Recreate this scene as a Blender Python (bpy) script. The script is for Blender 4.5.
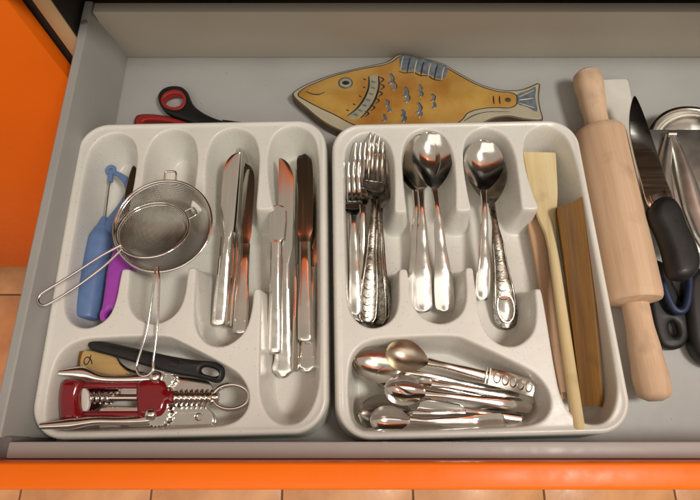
import bpy, bmesh, math, random
import numpy as np
from mathutils import Vector, Matrix
random.seed(7)
R = math.radians
S = bpy.context.scene
COL = S.collection
for o in list(bpy.data.objects):
    bpy.data.objects.remove(o)

# ------------------------------------------------------------------ camera
FPX, TILT, HC = 525.0, R(19.7), 0.515          # focal length (px at 700 wide), tilt from straight down, height over drawer bottom
cd = bpy.data.cameras.new('camera'); cam = bpy.data.objects.new('camera', cd); COL.objects.link(cam)
cd.sensor_width = 36.0; cd.lens = FPX / 700.0 * 36.0
cd.clip_start = 0.01; cd.clip_end = 50.0
cam.location = (0, 0, HC); cam.rotation_euler = (TILT, 0, 0)
S.camera = cam
# ------------------------------------------------------------------ light
w = bpy.data.worlds.new('World'); S.world = w; w.use_nodes = True
bg = w.node_tree.nodes['Background']
bg.inputs[0].default_value = (1.0, 0.85, 0.69, 1); bg.inputs[1].default_value = 0.40
ld = bpy.data.lights.new('ceiling_lamp', 'AREA'); ld.shape = 'DISK'; ld.size = 0.42; ld.energy = 17.0
ld.color = (1.0, 0.95, 0.87)
lamp = bpy.data.objects.new('ceiling_lamp', ld); COL.objects.link(lamp)
lamp.location = (0.80, -0.12, 1.62); lamp.rotation_euler = (0, 0, 0)
lamp['label'] = 'round warm ceiling lamp high above the open drawer'; lamp['category'] = 'lamp'
l2 = bpy.data.lights.new('fill_panel', 'AREA'); l2.shape = 'RECTANGLE'; l2.size = 2.2; l2.size_y = 1.4; l2.energy = 10.0  # added fill light: broad bright reflections in the steel, more light on the fronts
l2.color = (1.0, 0.96, 0.89)
panel = bpy.data.objects.new('fill_panel', l2); COL.objects.link(panel)
panel.location = (-0.20, -1.02, 1.62); panel.rotation_euler = (R(18), 0, 0)
panel['label'] = 'broad soft fill light added high above the drawer'; panel['category'] = 'lamp'
vs = S.view_settings
vs.view_transform = 'Standard'; vs.look = 'None'; vs.gamma = 1.0; vs.exposure = 0.08; vs.use_curve_mapping = False


def W(px, py, z=0.0):
    """place in the drawer (metres) of a spot measured in the photograph, at height z over the drawer bottom"""
    u = px - 350.0; v = py - 250.0
    s = (HC - z) / (FPX * math.cos(TILT) + v * math.sin(TILT))
    return Vector((u * s, (FPX * math.sin(TILT) - v * math.cos(TILT)) * s, z))


# ------------------------------------------------------------------ materials
MATS = {}


def pmat(name, base, rough=0.4, metal=0.0, var=0.08, vscale=60, bump=0.0, bscale=300, rvar=0.08, rscale=80,
         stretch=(1, 1, 1), speck=None, coat=0.0, alt=None, spec=0.5):
    m = bpy.data.materials.new(name); m.use_nodes = True
    nt = m.node_tree; N = nt.nodes; L = nt.links
    b = N['Principled BSDF']
    b.inputs['Metallic'].default_value = metal
    b.inputs['Roughness'].default_value = rough
    b.inputs['Coat Weight'].default_value = coat
    b.inputs['Coat Roughness'].default_value = 0.12
    b.inputs['Specular IOR Level'].default_value = spec
    tc = N.new('ShaderNodeTexCoord'); mp = N.new('ShaderNodeMapping')
    mp.inputs['Scale'].default_value = stretch
    L.new(tc.outputs['Object'], mp.inputs[0])
    n1 = N.new('ShaderNodeTexNoise'); n1.inputs['Scale'].default_value = vscale; n1.inputs['Detail'].default_value = 5
    L.new(mp.outputs[0], n1.inputs['Vector'])
    cr = N.new('ShaderNodeValToRGB')
    a = alt if alt else tuple(c * (1 - var) for c in base)
    c2 = base if alt else tuple(min(1, c * (1 + var)) for c in base)
    cr.color_ramp.elements[0].position = 0.33; cr.color_ramp.elements[0].color = (*a, 1)
    cr.color_ramp.elements[1].position = 0.67; cr.color_ramp.elements[1].color = (*c2, 1)
    L.new(n1.outputs['Fac'], cr.inputs[0])
    colout = cr.outputs[0]
    if speck:
        vo = N.new('ShaderNodeTexVoronoi'); vo.inputs['Scale'].default_value = speck[1]
        L.new(tc.outputs['Object'], vo.inputs['Vector'])
        lt = N.new('ShaderNodeMath'); lt.operation = 'LESS_THAN'; lt.inputs[1].default_value = speck[2]
        L.new(vo.outputs['Distance'], lt.inputs[0])
        # only some cells carry a fleck
        sx = N.new('ShaderNodeSeparateColor'); L.new(vo.outputs['Color'], sx.inputs[0])
        gt = N.new('ShaderNodeMath'); gt.operation = 'LESS_THAN'; gt.inputs[1].default_value = speck[3]
        L.new(sx.outputs[0], gt.inputs[0])
        mu = N.new('ShaderNodeMath'); mu.operation = 'MULTIPLY'
        L.new(lt.outputs[0], mu.inputs[0]); L.new(gt.outputs[0], mu.inputs[1])
        mx = N.new('ShaderNodeMixRGB'); mx.inputs[2].default_value = (*speck[0], 1)
        L.new(mu.outputs[0], mx.inputs[0]); L.new(colout, mx.inputs[1]); colout = mx.outputs[0]
    L.new(colout, b.inputs['Base Color'])
    n2 = N.new('ShaderNodeTexNoise'); n2.inputs['Scale'].default_value = rscale; n2.inputs['Detail'].default_value = 4
    L.new(mp.outputs[0], n2.inputs['Vector'])
    mr = N.new('ShaderNodeMapRange')
    mr.inputs[1].default_value = 0.3; mr.inputs[2].default_value = 0.7
    mr.inputs[3].default_value = max(0.02, rough - rvar); mr.inputs[4].default_value = min(1, rough + rvar)
    L.new(n2.outputs['Fac'], mr.inputs[0]); L.new(mr.outputs[0], b.inputs['Roughness'])
    if bump:
        n3 = N.new('ShaderNodeTexNoise'); n3.inputs['Scale'].default_value = bscale; n3.inputs['Detail'].default_value = 3
        L.new(mp.outputs[0], n3.inputs['Vector'])
        bp = N.new('ShaderNodeBump'); bp.inputs['Strength'].default_value = bump; bp.inputs['Distance'].default_value = 0.001
        L.new(n3.outputs['Fac'], bp.inputs['Height']); L.new(bp.outputs[0], b.inputs['Normal'])
    MATS[name] = m
    return m


pmat('tray_plastic', (0.75, 0.735, 0.675), 0.31, var=0.045, vscale=18, bump=0.05, bscale=700, speck=((0.42, 0.37, 0.30), 420, 0.17, 0.16))
pmat('drawer_metal', (0.36, 0.355, 0.335), 0.42, var=0.04, vscale=14, bump=0.03, bscale=900)
pmat('drawer_base', (0.47, 0.465, 0.45), 0.36, var=0.06, vscale=9, bump=0.03, bscale=500, speck=((0.30, 0.29, 0.27), 150, 0.10, 0.12))
pmat('drawer_back', (0.50, 0.45, 0.37), 0.45, var=0.03, vscale=10, bump=0.03, bscale=600)
pmat('rail_grey', (0.47, 0.45, 0.425), 0.40, var=0.04, vscale=12)
pmat('joint_dark', (0.17, 0.165, 0.155), 0.5)
pmat('orange_laminate', (0.93, 0.165, 0.002), 0.34, var=0.03, vscale=8, bump=0.02, bscale=120, spec=0.28)
pmat('beige_edge', (0.58, 0.41, 0.22), 0.5, var=0.08, vscale=40, stretch=(1, 1, 0.1))
pmat('dark_carcass', (0.028, 0.022, 0.018), 0.6)
pmat('unit_underside', (0.20, 0.155, 0.11), 0.6)
pmat('splash_tile', (0.12, 0.10, 0.08), 0.4)
pmat('dark_counter', (0.022, 0.020, 0.019), 0.35)
pmat('terracotta_tile', (0.90, 0.43, 0.19), 0.30, var=0.16, vscale=14, bump=0.08, bscale=120)
pmat('tile_joint', (0.22, 0.13, 0.075), 0.9, bump=0.2, bscale=300)
pmat('steel', (0.78, 0.75, 0.70), 0.15, 1.0, var=0.06, vscale=60, rvar=0.07, rscale=90, bump=0.015, bscale=500)
pmat('steel_blade', (0.72, 0.70, 0.66), 0.13, 1.0, var=0.06, vscale=80, rvar=0.05, stretch=(0.2, 4, 4))
pmat('steel_patina', (0.52, 0.48, 0.42), 0.24, 1.0, var=0.14, vscale=90, rvar=0.10)
pmat('steel_ornate', (0.36, 0.33, 0.28), 0.26, 1.0, vscale=300, alt=(0.12, 0.105, 0.085), bump=0.10, bscale=420)
pmat('bronzed_steel', (0.50, 0.43, 0.33), 0.30, 1.0, var=0.10, vscale=70, rvar=0.08)
pmat('brushed_steel', (0.70, 0.69, 0.65), 0.33, 1.0, var=0.02, vscale=40, rvar=0.03)
pmat('chrome', (0.82, 0.80, 0.77), 0.11, 1.0, var=0.05, rvar=0.05, rscale=120)
pmat('mesh_wire', (0.40, 0.37, 0.32), 0.42, 1.0, var=0.2, vscale=50)
pmat('blue_plastic', (0.125, 0.215, 0.43), 0.45, var=0.08, bump=0.04, bscale=700)
pmat('purple_plastic', (0.38, 0.06, 0.45), 0.40, var=0.08, bump=0.04, bscale=700)
pmat('red_enamel', (0.22, 0.004, 0.010), 0.13, var=0.05, coat=0.6, rvar=0.04)
pmat('red_rubber', (0.35, 0.022, 0.018), 0.50, var=0.1, bump=0.05)
pmat('black_plastic', (0.009, 0.009, 0.009), 0.48, var=0.2, bump=0.05, bscale=600)
pmat('navy_plastic', (0.014, 0.026, 0.070), 0.4, var=0.1)
pmat('white_plastic', (0.72, 0.69, 0.62), 0.4, var=0.04)
pmat('dark_hole', (0.01, 0.01, 0.01), 0.8)
def wood(name, light, dark, rough=0.55, ring=45, fibre=900, contrast=0.10):
    """long grain along the local x axis: broad tone bands, narrow growth lines and fine pores"""
    m = bpy.data.materials.new(name); m.use_nodes = True
    nt = m.node_tree; N = nt.nodes; L = nt.links; b = N['Principled BSDF']
    tc = N.new('ShaderNodeTexCoord')

    def mapped(sc):
        mp = N.new('ShaderNodeMapping'); mp.inputs['Scale'].default_value = sc; L.new(tc.outputs['Object'], mp.inputs[0]); return mp.outputs[0]

    def noise(v, sc, det=4):
        n = N.new('ShaderNodeTexNoise'); n.inputs['Scale'].default_value = sc; n.inputs['Detail'].default_value = det; L.new(v, n.inputs['Vector']); return n.outputs['Fac']
    broad = noise(mapped((0.12, 1, 1)), ring, 4)
    wv = N.new('ShaderNodeTexWave'); wv.wave_type = 'BANDS'; wv.bands_direction = 'Y'
    wv.inputs['Scale'].default_value = ring * 0.7; wv.inputs['Distortion'].default_value = 14.0; wv.inputs['Detail'].default_value = 3; wv.inputs['Detail Scale'].default_value = 0.8
    L.new(mapped((0.05, 1, 0.8)), wv.inputs['Vector'])
    fib = noise(mapped((0.035, 1, 1)), fibre, 3)
    a1 = N.new('ShaderNodeMath'); a1.operation = 'MULTIPLY'; a1.inputs[1].default_value = contrast; L.new(wv.outputs['Fac'], a1.inputs[0])
    a2 = N.new('ShaderNodeMath'); a2.operation = 'MULTIPLY_ADD'; a2.inputs[1].default_value = 0.85; L.new(broad, a2.inputs[0]); L.new(a1.outputs[0], a2.inputs[2])
    a3 = N.new('ShaderNodeMath'); a3.operation = 'MULTIPLY_ADD'; a3.inputs[1].default_value = 0.45; L.new(fib, a3.inputs[0]); L.new(a2.outputs[0], a3.inputs[2])
    cr = N.new('ShaderNodeValToRGB')
    cr.color_ramp.elements[0].position = 0.48; cr.color_ramp.elements[0].color = (*dark, 1)
    cr.color_ramp.elements[1].position = 0.92; cr.color_ramp.elements[1].color = (*light, 1)
    L.new(a3.outputs[0], cr.inputs[0])
    st = noise(tc.outputs['Object'], 38, 5)                      # greasy handling marks
    rp = N.new('ShaderNodeMapRange'); rp.inputs[1].default_value = 0.58; rp.inputs[2].default_value = 0.75; rp.inputs[3].default_value = 1.0; rp.inputs[4].default_value = 0.78; L.new(st, rp.inputs[0])
    mx = N.new('ShaderNodeMixRGB'); mx.blend_type = 'MULTIPLY'; mx.inputs[0].default_value = 1.0
    L.new(cr.outputs[0], mx.inputs[1]); L.new(rp.outputs[0], mx.inputs[2]); L.new(mx.outputs[0], b.inputs['Base Color'])
    b.inputs['Roughness'].default_value = rough; b.inputs['Specular IOR Level'].default_value = 0.22
    bp = N.new('ShaderNodeBump'); bp.inputs['Strength'].default_value = 0.25; bp.inputs['Distance'].default_value = 0.0006
    L.new(fib, bp.inputs['Height']); L.new(bp.outputs[0], b.inputs['Normal'])
    MATS[name] = m


wood('beech', (0.74, 0.53, 0.36), (0.58, 0.38, 0.235))
wood('pale_wood', (0.76, 0.63, 0.37), (0.62, 0.47, 0.24))
wood('pink_wood', (0.62, 0.41, 0.26), (0.48, 0.29, 0.17))
wood('brown_wood', (0.24, 0.112, 0.016), (0.11, 0.046, 0.007), 0.5, ring=30, fibre=500, contrast=0.04)
pmat('tan_handle', (0.55, 0.36, 0.14), 0.35, var=0.12, vscale=60, stretch=(0.2, 1.5, 1))
pmat('fish_glaze', (0.53, 0.32, 0.080), 0.30, vscale=24, alt=(0.37, 0.15, 0.024), bump=0.10, bscale=140, coat=0.3)
pmat('fish_white', (0.46, 0.41, 0.29), 0.3, var=0.08, vscale=40, coat=0.3)
pmat('fish_body', (0.10, 0.065, 0.035), 0.5, var=0.2)
pmat('fish_pale', (0.42, 0.36, 0.20), 0.3, vscale=90, alt=(0.28, 0.27, 0.22), coat=0.3)
pmat('fish_blue', (0.09, 0.115, 0.16), 0.3, vscale=160, alt=(0.19, 0.22, 0.24), coat=0.3)
pmat('fish_black', (0.025, 0.025, 0.028), 0.35, var=0.2, coat=0.3)


# ------------------------------------------------------------------ helpers
def thing(name, label, cat, loc=(0, 0, 0), group=None):
    o = bpy.data.objects.new(name, None); COL.objects.link(o)
    o.location = loc; o.empty_display_size = 0.01
    tag(o, label, cat, group)
    return o


def tag(o, label, cat, group=None, kind=None):
    o['label'] = label; o['category'] = cat
    if group: o['group'] = group
    if kind: o['kind'] = kind
    return o


def mesh(name, verts, faces, mat, parent=None, smooth=True, sharp=40, world=False, label=None):
    off = Vector(parent.location) if (world and parent) else Vector((0, 0, 0))
    if world and parent and parent.parent: off = off + Vector(parent.parent.location)
    me = bpy.data.meshes.new(name)
    me.from_pydata([tuple(Vector(v) - off) for v in verts], [], [tuple(f) for f in faces])
    me.update()
    bm = bmesh.new(); bm.from_mesh(me); bmesh.ops.recalc_face_normals(bm, faces=bm.faces); bm.to_mesh(me); bm.free()
    if smooth:
        me.polygons.foreach_set('use_smooth', [True] * len(me.polygons))
        me.set_sharp_from_angle(angle=R(sharp))
    me.materials.append(MATS[mat])
    o = bpy.data.objects.new(name, me); COL.objects.link(o)
    if parent: o.parent = parent
    if label: o['label'] = label
    return o


def rings(secs, closed=True, cap=True):
    """loft a list of equal-length rings"""
    n = len(secs[0]); V = [p for s in secs for p in s]; F = []
    for i in range(len(secs) - 1):
        for j in range(n if closed else n - 1):
            k = (j + 1) % n
            F.append((i * n + j, i * n + k, (i + 1) * n + k, (i + 1) * n + j))
    if cap:
        F.append(tuple(range(n))[::-1]); F.append(tuple((len(secs) - 1) * n + j for j in range(n)))
    return V, F


def cat(*vf):
    V = []; F = []
    for v, f in vf:
        o = len(V); V += list(v); F += [tuple(i + o for i in q) for q in f]
    return V, F


def smooth_path(pts, n=6, closed=False):
    """Catmull-Rom through points"""
    P = [Vector(p) for p in pts]; m = len(P); out = []
    segs = m if closed else m - 1
    for i in range(segs):
        if closed:
            a, b, c, d = P[(i - 1) % m], P[i], P[(i + 1) % m], P[(i + 2) % m]
        else:
            a = P[i - 1] if i > 0 else P[0] * 2 - P[1]
            b = P[i]; c = P[i + 1]; d = P[i + 2] if i + 2 < m else P[i + 1] * 2 - P[i]
        for k in range(n):
            t = k / n
            out.append(0.5 * ((2 * b) + (c - a) * t + (2 * a - 5 * b + 4 * c - d) * t * t + (3 * b - a - 3 * c + d) * t ** 3))
    if not closed: out.append(P[-1])
    return out


def tube(path, rad, n=10, closed=False, flat=1.0, up=(0, 0, 1)):
    """tube along a path; rad number or list; flat squashes it along the up axis"""
    P = [Vector(p) for p in path]; m = len(P)
    if not isinstance(rad, (list, tuple)): rad = [rad] * m
    secs = []; U0 = Vector(up)
    for i in range(m):
        if closed: t = P[(i + 1) % m] - P[i - 1]
        else: t = P[min(i + 1, m - 1)] - P[max(i - 1, 0)]
        t.normalize()
        s = t.cross(U0)
        if s.length < 1e-4: s = t.cross(Vector((1, 0, 0)))
        s.normalize(); u = s.cross(t).normalized()
        secs.append([P[i] + s * (math.cos(a) * rad[i]) + u * (math.sin(a) * rad[i] * flat) for a in [2 * math.pi * k / n for k in range(n)]])
    if closed:
        V, F = rings(secs + [secs[0]], cap=False)
        return V, F
    return rings(secs)


def lathe(prof, n=32, axis='x'):
    """(s, r) profile turned round the local x axis (or z)"""
    secs = []
    for s, r in prof:
        r = max(r, 1e-5)
        ring = [(s, r * math.cos(a), r * math.sin(a)) if axis == 'x' else (r * math.cos(a), r * math.sin(a), s)
                for a in [2 * math.pi * k / n for k in range(n)]]
        secs.append([Vector(p) for p in ring])
    return rings(secs)


def box(x0, x1, y0, y1, z0, z1):
    V = [(x, y, z) for z in (z0, z1) for y in (y0, y1) for x in (x0, x1)]
    F = [(0, 2, 3, 1), (4, 5, 7, 6), (0, 1, 5, 4), (2, 6, 7, 3), (0, 4, 6, 2), (1, 3, 7, 5)]
    return V, F


def bbox(name, dims, mat, parent=None, bev=0.001, world=True, label=None, seg=2):
    V, F = box(*dims)
    off = Vector(parent.location) if (parent and world) else Vector((0, 0, 0))
    me = bpy.data.meshes.new(name); bm = bmesh.new()
    vs_ = [bm.verts.new(Vector(v) - off) for v in V]
    for f in F: bm.faces.new([vs_[i] for i in f])
    if bev: bmesh.ops.bevel(bm, geom=list(bm.edges), offset=bev, segments=seg, affect='EDGES', profile=0.5)
    bmesh.ops.recalc_face_normals(bm, faces=bm.faces)
    bm.to_mesh(me); bm.free()
    me.polygons.foreach_set('use_smooth', [True] * len(me.polygons)); me.set_sharp_from_angle(angle=R(35))
    me.materials.append(MATS[mat])
    o = bpy.data.objects.new(name, me); COL.objects.link(o)
    if parent: o.parent = parent
    if label: o['label'] = label
    return o


def slab(name, outline, holes, z0, z1, mat, parent=None, bev=0.0008, world=True, label=None, tf=None):
    """2-D outline (list of xy) with holes, thickened from z0 to z1 with rounded edges, as one mesh"""
    cu = bpy.data.curves.new('tmp', 'CURVE'); cu.dimensions = '2D'; cu.fill_mode = 'BOTH'
    for poly in [outline] + list(holes):
        sp = cu.splines.new('POLY'); sp.points.add(len(poly) - 1)
        for i, p in enumerate(poly): sp.points[i].co = (p[0], p[1], 0, 1)
        sp.use_cyclic_u = True
    bev = min(bev, (z1 - z0) * 0.45)
    cu.extrude = (z1 - z0) / 2 - bev; cu.bevel_depth = bev; cu.bevel_resolution = 2; cu.offset = -bev
    to = bpy.data.objects.new('tmp', cu); COL.objects.link(to)
    dg = bpy.context.evaluated_depsgraph_get()
    me = bpy.data.meshes.new_from_object(to.evaluated_get(dg))
    bpy.data.objects.remove(to); bpy.data.curves.remove(cu)
    off = Vector(parent.location) if (parent and world) else Vector((0, 0, 0))
    if world and parent and parent.parent: off = off + Vector(parent.parent.location)
    zc = (z0 + z1) / 2
    for v in me.vertices:
        p = Vector((v.co.x, v.co.y, v.co.z + zc))
        if tf: p = tf(p)
        v.co = p - off
    bm = bmesh.new(); bm.from_mesh(me); bmesh.ops.remove_doubles(bm, verts=bm.verts, dist=1e-6); bm.to_mesh(me); bm.free()
    me.polygons.foreach_set('use_smooth', [True] * len(me.polygons)); me.set_sharp_from_angle(angle=R(40))
    me.materials.clear(); me.materials.append(MATS[mat])
    me.name = name
    o = bpy.data.objects.new(name, me); COL.objects.link(o)
    if parent: o.parent = parent
    if label: o['label'] = label
    return o


def px2(pts, z, n=5, closed=True, smooth=True):
    q = [W(x, y, z) for x, y in pts]
    if smooth: q = smooth_path(q, n, closed)
    return [(p.x, p.y) for p in q]


def ell(cx, cy, a, b, rot=0, n=28):
    c, s = math.cos(rot), math.sin(rot)
    return [(cx + a * math.cos(t) * c - b * math.sin(t) * s, cy + a * math.cos(t) * s + b * math.sin(t) * c) for t in [2 * math.pi * k / n for k in range(n)]]


def keys(s, ks):
    """smooth interpolation in (position, value) keys"""
    if s <= ks[0][0]: return ks[0][1]
    for (a, va), (b, vb) in zip(ks, ks[1:]):
        if s <= b:
            t = (s - a) / (b - a); t = t * t * (3 - 2 * t)
            return va + (vb - va) * t
    return ks[-1][1]


def strip(stations, m=9, edge=0.45):
    """stations (x, y_centre, half_width, z, thickness, dish): a dished bar; dish > 0 sinks the middle"""
    secs = []
    for x, yc, hw, z, t, d in stations:
        top = []; bot = []
        for j in range(m):
            q = -1 + 2 * j / (m - 1)
            zz = z - d * (1 - q * q)
            tt = t * (1 - edge * q ** 4)
            top.append(Vector((x, yc + q * hw, zz + tt / 2))); bot.append(Vector((x, yc + q * hw, zz - tt / 2)))
        secs.append(top + bot[::-1])
    return rings(secs)


def settle(root, A, zA, B, zB, roll=0.0):
    """lay a thing built along local x between two spots of the drawer"""
    a = W(A[0], A[1], zA); b = W(B[0], B[1], zB)
    X = (b - a).normalized(); Y = Vector((0, 0, 1)).cross(X).normalized(); Z = X.cross(Y)
    M = Matrix((X, Y, Z)).transposed().to_4x4()
    root.matrix_world = Matrix.Translation(a) @ M @ Matrix.Rotation(roll, 4, 'X')
    return (b - a).length


def length(A, zA, B, zB):
    return (W(B[0], B[1], zB) - W(A[0], A[1], zA)).length


# ------------------------------------------------------------------ floor, cabinet, drawer
FZ = -0.805
fl = bbox('floor', (-1.6, 1.6, -1.4, 1.2, FZ - 0.05, FZ - 0.004), 'tile_joint', None, 0.0)
fl['kind'] = 'structure'
jx = W(282, 495, FZ).x
tm = None; tw = 0.2955
for i in range(-5, 6):
    for j in range(-5, 5):
        cx = jx + 0.15 + 0.30 * i; cy = -0.10 + 0.30 * j
        if tm is None:
            tl = bbox('tile', (-tw / 2, tw / 2, -tw / 2, tw / 2, -0.008, 0.0), 'terracotta_tile', None, 0.0015, world=False); tm = tl.data
        else:
            tl = bpy.data.objects.new('tile', tm); COL.objects.link(tl)
        tl.parent = fl; tl.location = (cx, cy, FZ + random.uniform(-0.0004, 0.0004))

cb = thing('kitchen_cabinet', 'dark base cabinet with beige edged side and black countertop behind the drawer', 'cabinet', (0.1, 0.40, FZ))
bbox('side_panel', (-0.309, -0.292, 0.4035, 0.98, -0.70, 0.153), 'dark_carcass', cb, 0.0005)
bbox('edge_band', (-0.3095, -0.2915, 0.401, 0.403, -0.70, 0.153), 'beige_edge', cb, 0.0005)
bbox('side_panel', (0.505, 0.522, 0.401, 0.98, -0.70, 0.153), 'dark_carcass', cb, 0.0005)
bbox('back_panel', (-0.291, 0.504, 0.965, 0.98, -0.70, 0.153), 'dark_carcass', cb, 0.0005)
bbox('bottom_panel', (-0.291, 0.504, 0.403, 0.963, -0.70, -0.68), 'dark_carcass', cb, 0.0005)
bbox('plinth', (-1.55, 1.55, 0.455, 0.47, FZ, -0.701), 'dark_carcass', cb, 0.0005)
bbox('countertop', (-1.55, 1.55, 0.375, 1.02, 0.156, 0.194), 'dark_counter', cb, 0.003)
bbox('side_panel', (-0.3275, -0.3110, 0.4035, 0.98, -0.70, 0.153), 'dark_carcass', cb, 0.0005)
bbox('backsplash', (-1.55, 1.55, 1.003, 1.018, 0.1945, 0.93), 'splash_tile', cb, 0.0005)
dr = thing('cabinet_door', 'bright orange glossy door of the neighbouring cabinet beside the drawer', 'cabinet door', (-0.7, 0.39, -0.66))
bbox('door_panel', (-1.05, -0.3165, 0.380, 0.3985, -0.665, 0.150), 'orange_laminate', dr, 0.0012)
wc = thing('wall_cabinet', 'orange wall cabinet hanging over the black countertop', 'cabinet', (0.0, 0.66, 0.72))
bbox('carcass', (-1.5, 1.5, 0.48, 1.0, 0.93, 1.34), 'unit_underside', wc, 0.001)
for i in range(5):
    bbox('door_panel', (-1.5 + 0.6 * i + 0.002, -0.9 + 0.6 * i - 0.002, 0.460, 0.4785, 0.925, 1.34), 'orange_laminate', wc, 0.0012)

RZ = 0.071                                       # rim height
dw = thing('drawer', 'open grey kitchen drawer with orange front panel, full of cutlery trays', 'drawer', (0.1, 0.2, -0.012))
YB = 0.429; XL = -0.267
# base board
bbox('base_board', (XL - 0.004, 0.478, -0.006, 0.440, -0.012, 0.0), 'drawer_base', dw, 0.0006)
# left side: hollow steel side, leaning out a little at the top


def side(sign, xin, name):
    prof = [(0, 0.0005), (-0.002, 0.030), (-0.0105, 0.0655), (-0.0118, RZ - 0.0012), (-0.0132, RZ), (-0.0192, RZ), (-0.0208, RZ - 0.0015), (-0.0208, -0.011), (-0.0045, -0.011), (-0.0045, 0.0002)]
    secs = []
    for y in (0.0005, 0.4445):
        secs.append([Vector((xin + sign * p[0], y, p[1])) for p in prof])
    V, F = rings(secs)
    return mesh(name, V, F, 'drawer_metal', dw, sharp=30, world=True)


sl = side(1, XL, 'side_panel'); side(-1, 0.473, 'side_panel')
# screw hole in the rim by the back corner
c = W(84, 22.5, RZ)
V, F = lathe([(0, 0.0001), (0.0006, 0.0022), (0.0, 0.0034), (-0.0004, 0.0036)], 16, 'z')
mesh('screw', [(v[0] + c.x, v[1] + c.y, v[2] + RZ + 0.0003) for v in V], F, 'joint_dark', dw, world=True)
# back wall
bk = bbox('back_panel', (XL - 0.0085, 0.481, YB, YB + 0.013, 0.0006, RZ + 0.0008), 'drawer_back', dw, 0.0010)
# front: grey inner front and orange panel
bbox('inner_front', (-0.2705, 0.478, -0.0152, -0.0028, 0.0006, RZ + 0.001), 'rail_grey', dw, 0.0012)
bbox('corner_joint', (-0.2890, -0.2712, -0.0150, 0.0012, -0.0115, RZ - 0.003), 'joint_dark', dw, 0.001)
bbox('front_panel', (-0.3130, 0.5240, -0.0335, -0.0158, -0.075, 0.120), 'orange_laminate', dw, 0.0022, seg=3)


# ------------------------------------------------------------------ cutlery trays
def chaikin(P, n=2):
    P = np.array(P, float)
    for _ in range(n):
        Q = np.roll(P, -1, 0)
        P = np.stack([0.75 * P + 0.25 * Q, 0.25 * P + 0.75 * Q], 1).reshape(-1, 2)
    return P


def poly_sdf(X, Y, P):
    """signed distance, positive inside"""
    d2 = np.full(X.shape, 1e9); ins = np.zeros(X.shape, bool)
    n = len(P)
    for i in range(n):
        ax, ay = P[i]; bx, by = P[(i + 1) % n]
        ex, ey = bx - ax, by - ay
        wx, wy = X - ax, Y - ay
        t = np.clip((wx * ex + wy * ey) / (ex * ex + ey * ey + 1e-12), 0, 1)
        d2 = np.minimum(d2, (wx - ex * t) ** 2 + (wy - ey * t) ** 2)
        c = ((ay <= Y) & (by > Y)) | ((by <= Y) & (ay > Y))
        ins ^= c & (X < ax + (Y - ay) * ex / (ey if abs(ey) > 1e-12 else 1e-12))
    d = np.sqrt(d2)
    return np.where(ins, d, -d)


comb = [(-115, 60), (-115, 115), (-108, 135), (-90, 144), (-72, 137), (-64.5, 118), (-64.5, 90), (-66, 66), (-67, 55), (-64, 52.5), (-57, 52.5), (-54, 55), (-55, 66),
        (-56, 90), (-56, 118), (-48, 139), (-30, 147), (-11, 139), (-3.8, 118), (-3.8, 90), (-6, 66), (-7.5, 55), (-4, 52.5), (6, 52.5), (9, 55), (7.5, 66),
        (6, 90), (5.5, 118), (13, 139), (32, 147), (51, 139), (58.5, 118), (58.5, 90), (57.5, 66), (57, 55), (60, 52.5), (72, 52.5), (75, 55), (72, 66),
        (68, 90), (67, 118), (74, 140), (93, 148), (111, 140), (118.5, 118), (119, 60), (119, -100), (116, -125), (105, -143), (92, -146.5), (78, -142), (68.5, -126), (66.5, -105),
        (65.8, -40), (65, -28), (64, -26), (59, -26), (58, -28), (57.5, -45), (53, -65), (41, -76), (30, -79), (18, -75.5), (8, -63), (5, -45), (4.5, -8), (3.5, -4), (-3, -4), (-4, -8),
        (-5, -36), (-13, -51), (-30, -58), (-47, -51), (-56, -36), (-57, -8), (-58, -4), (-65, -4), (-66, -8), (-67.5, -40), (-75, -54), (-91, -60.5), (-106, -54), (-114.5, -38), (-115, 0)]
bigc = [(-114.5, -95), (-109, -79), (-95, -70), (-70, -68.5), (-20, -68), (-8, -72), (36, -95), (50, -104), (58.5, -119), (57, -134), (45, -144.5), (20, -146.5), (-98, -147.5), (-109, -144), (-115, -132)]
TW, TL, TR = 0.2525, 0.3075, 0.030
RIM, FLO = 0.048, 0.0035


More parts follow.
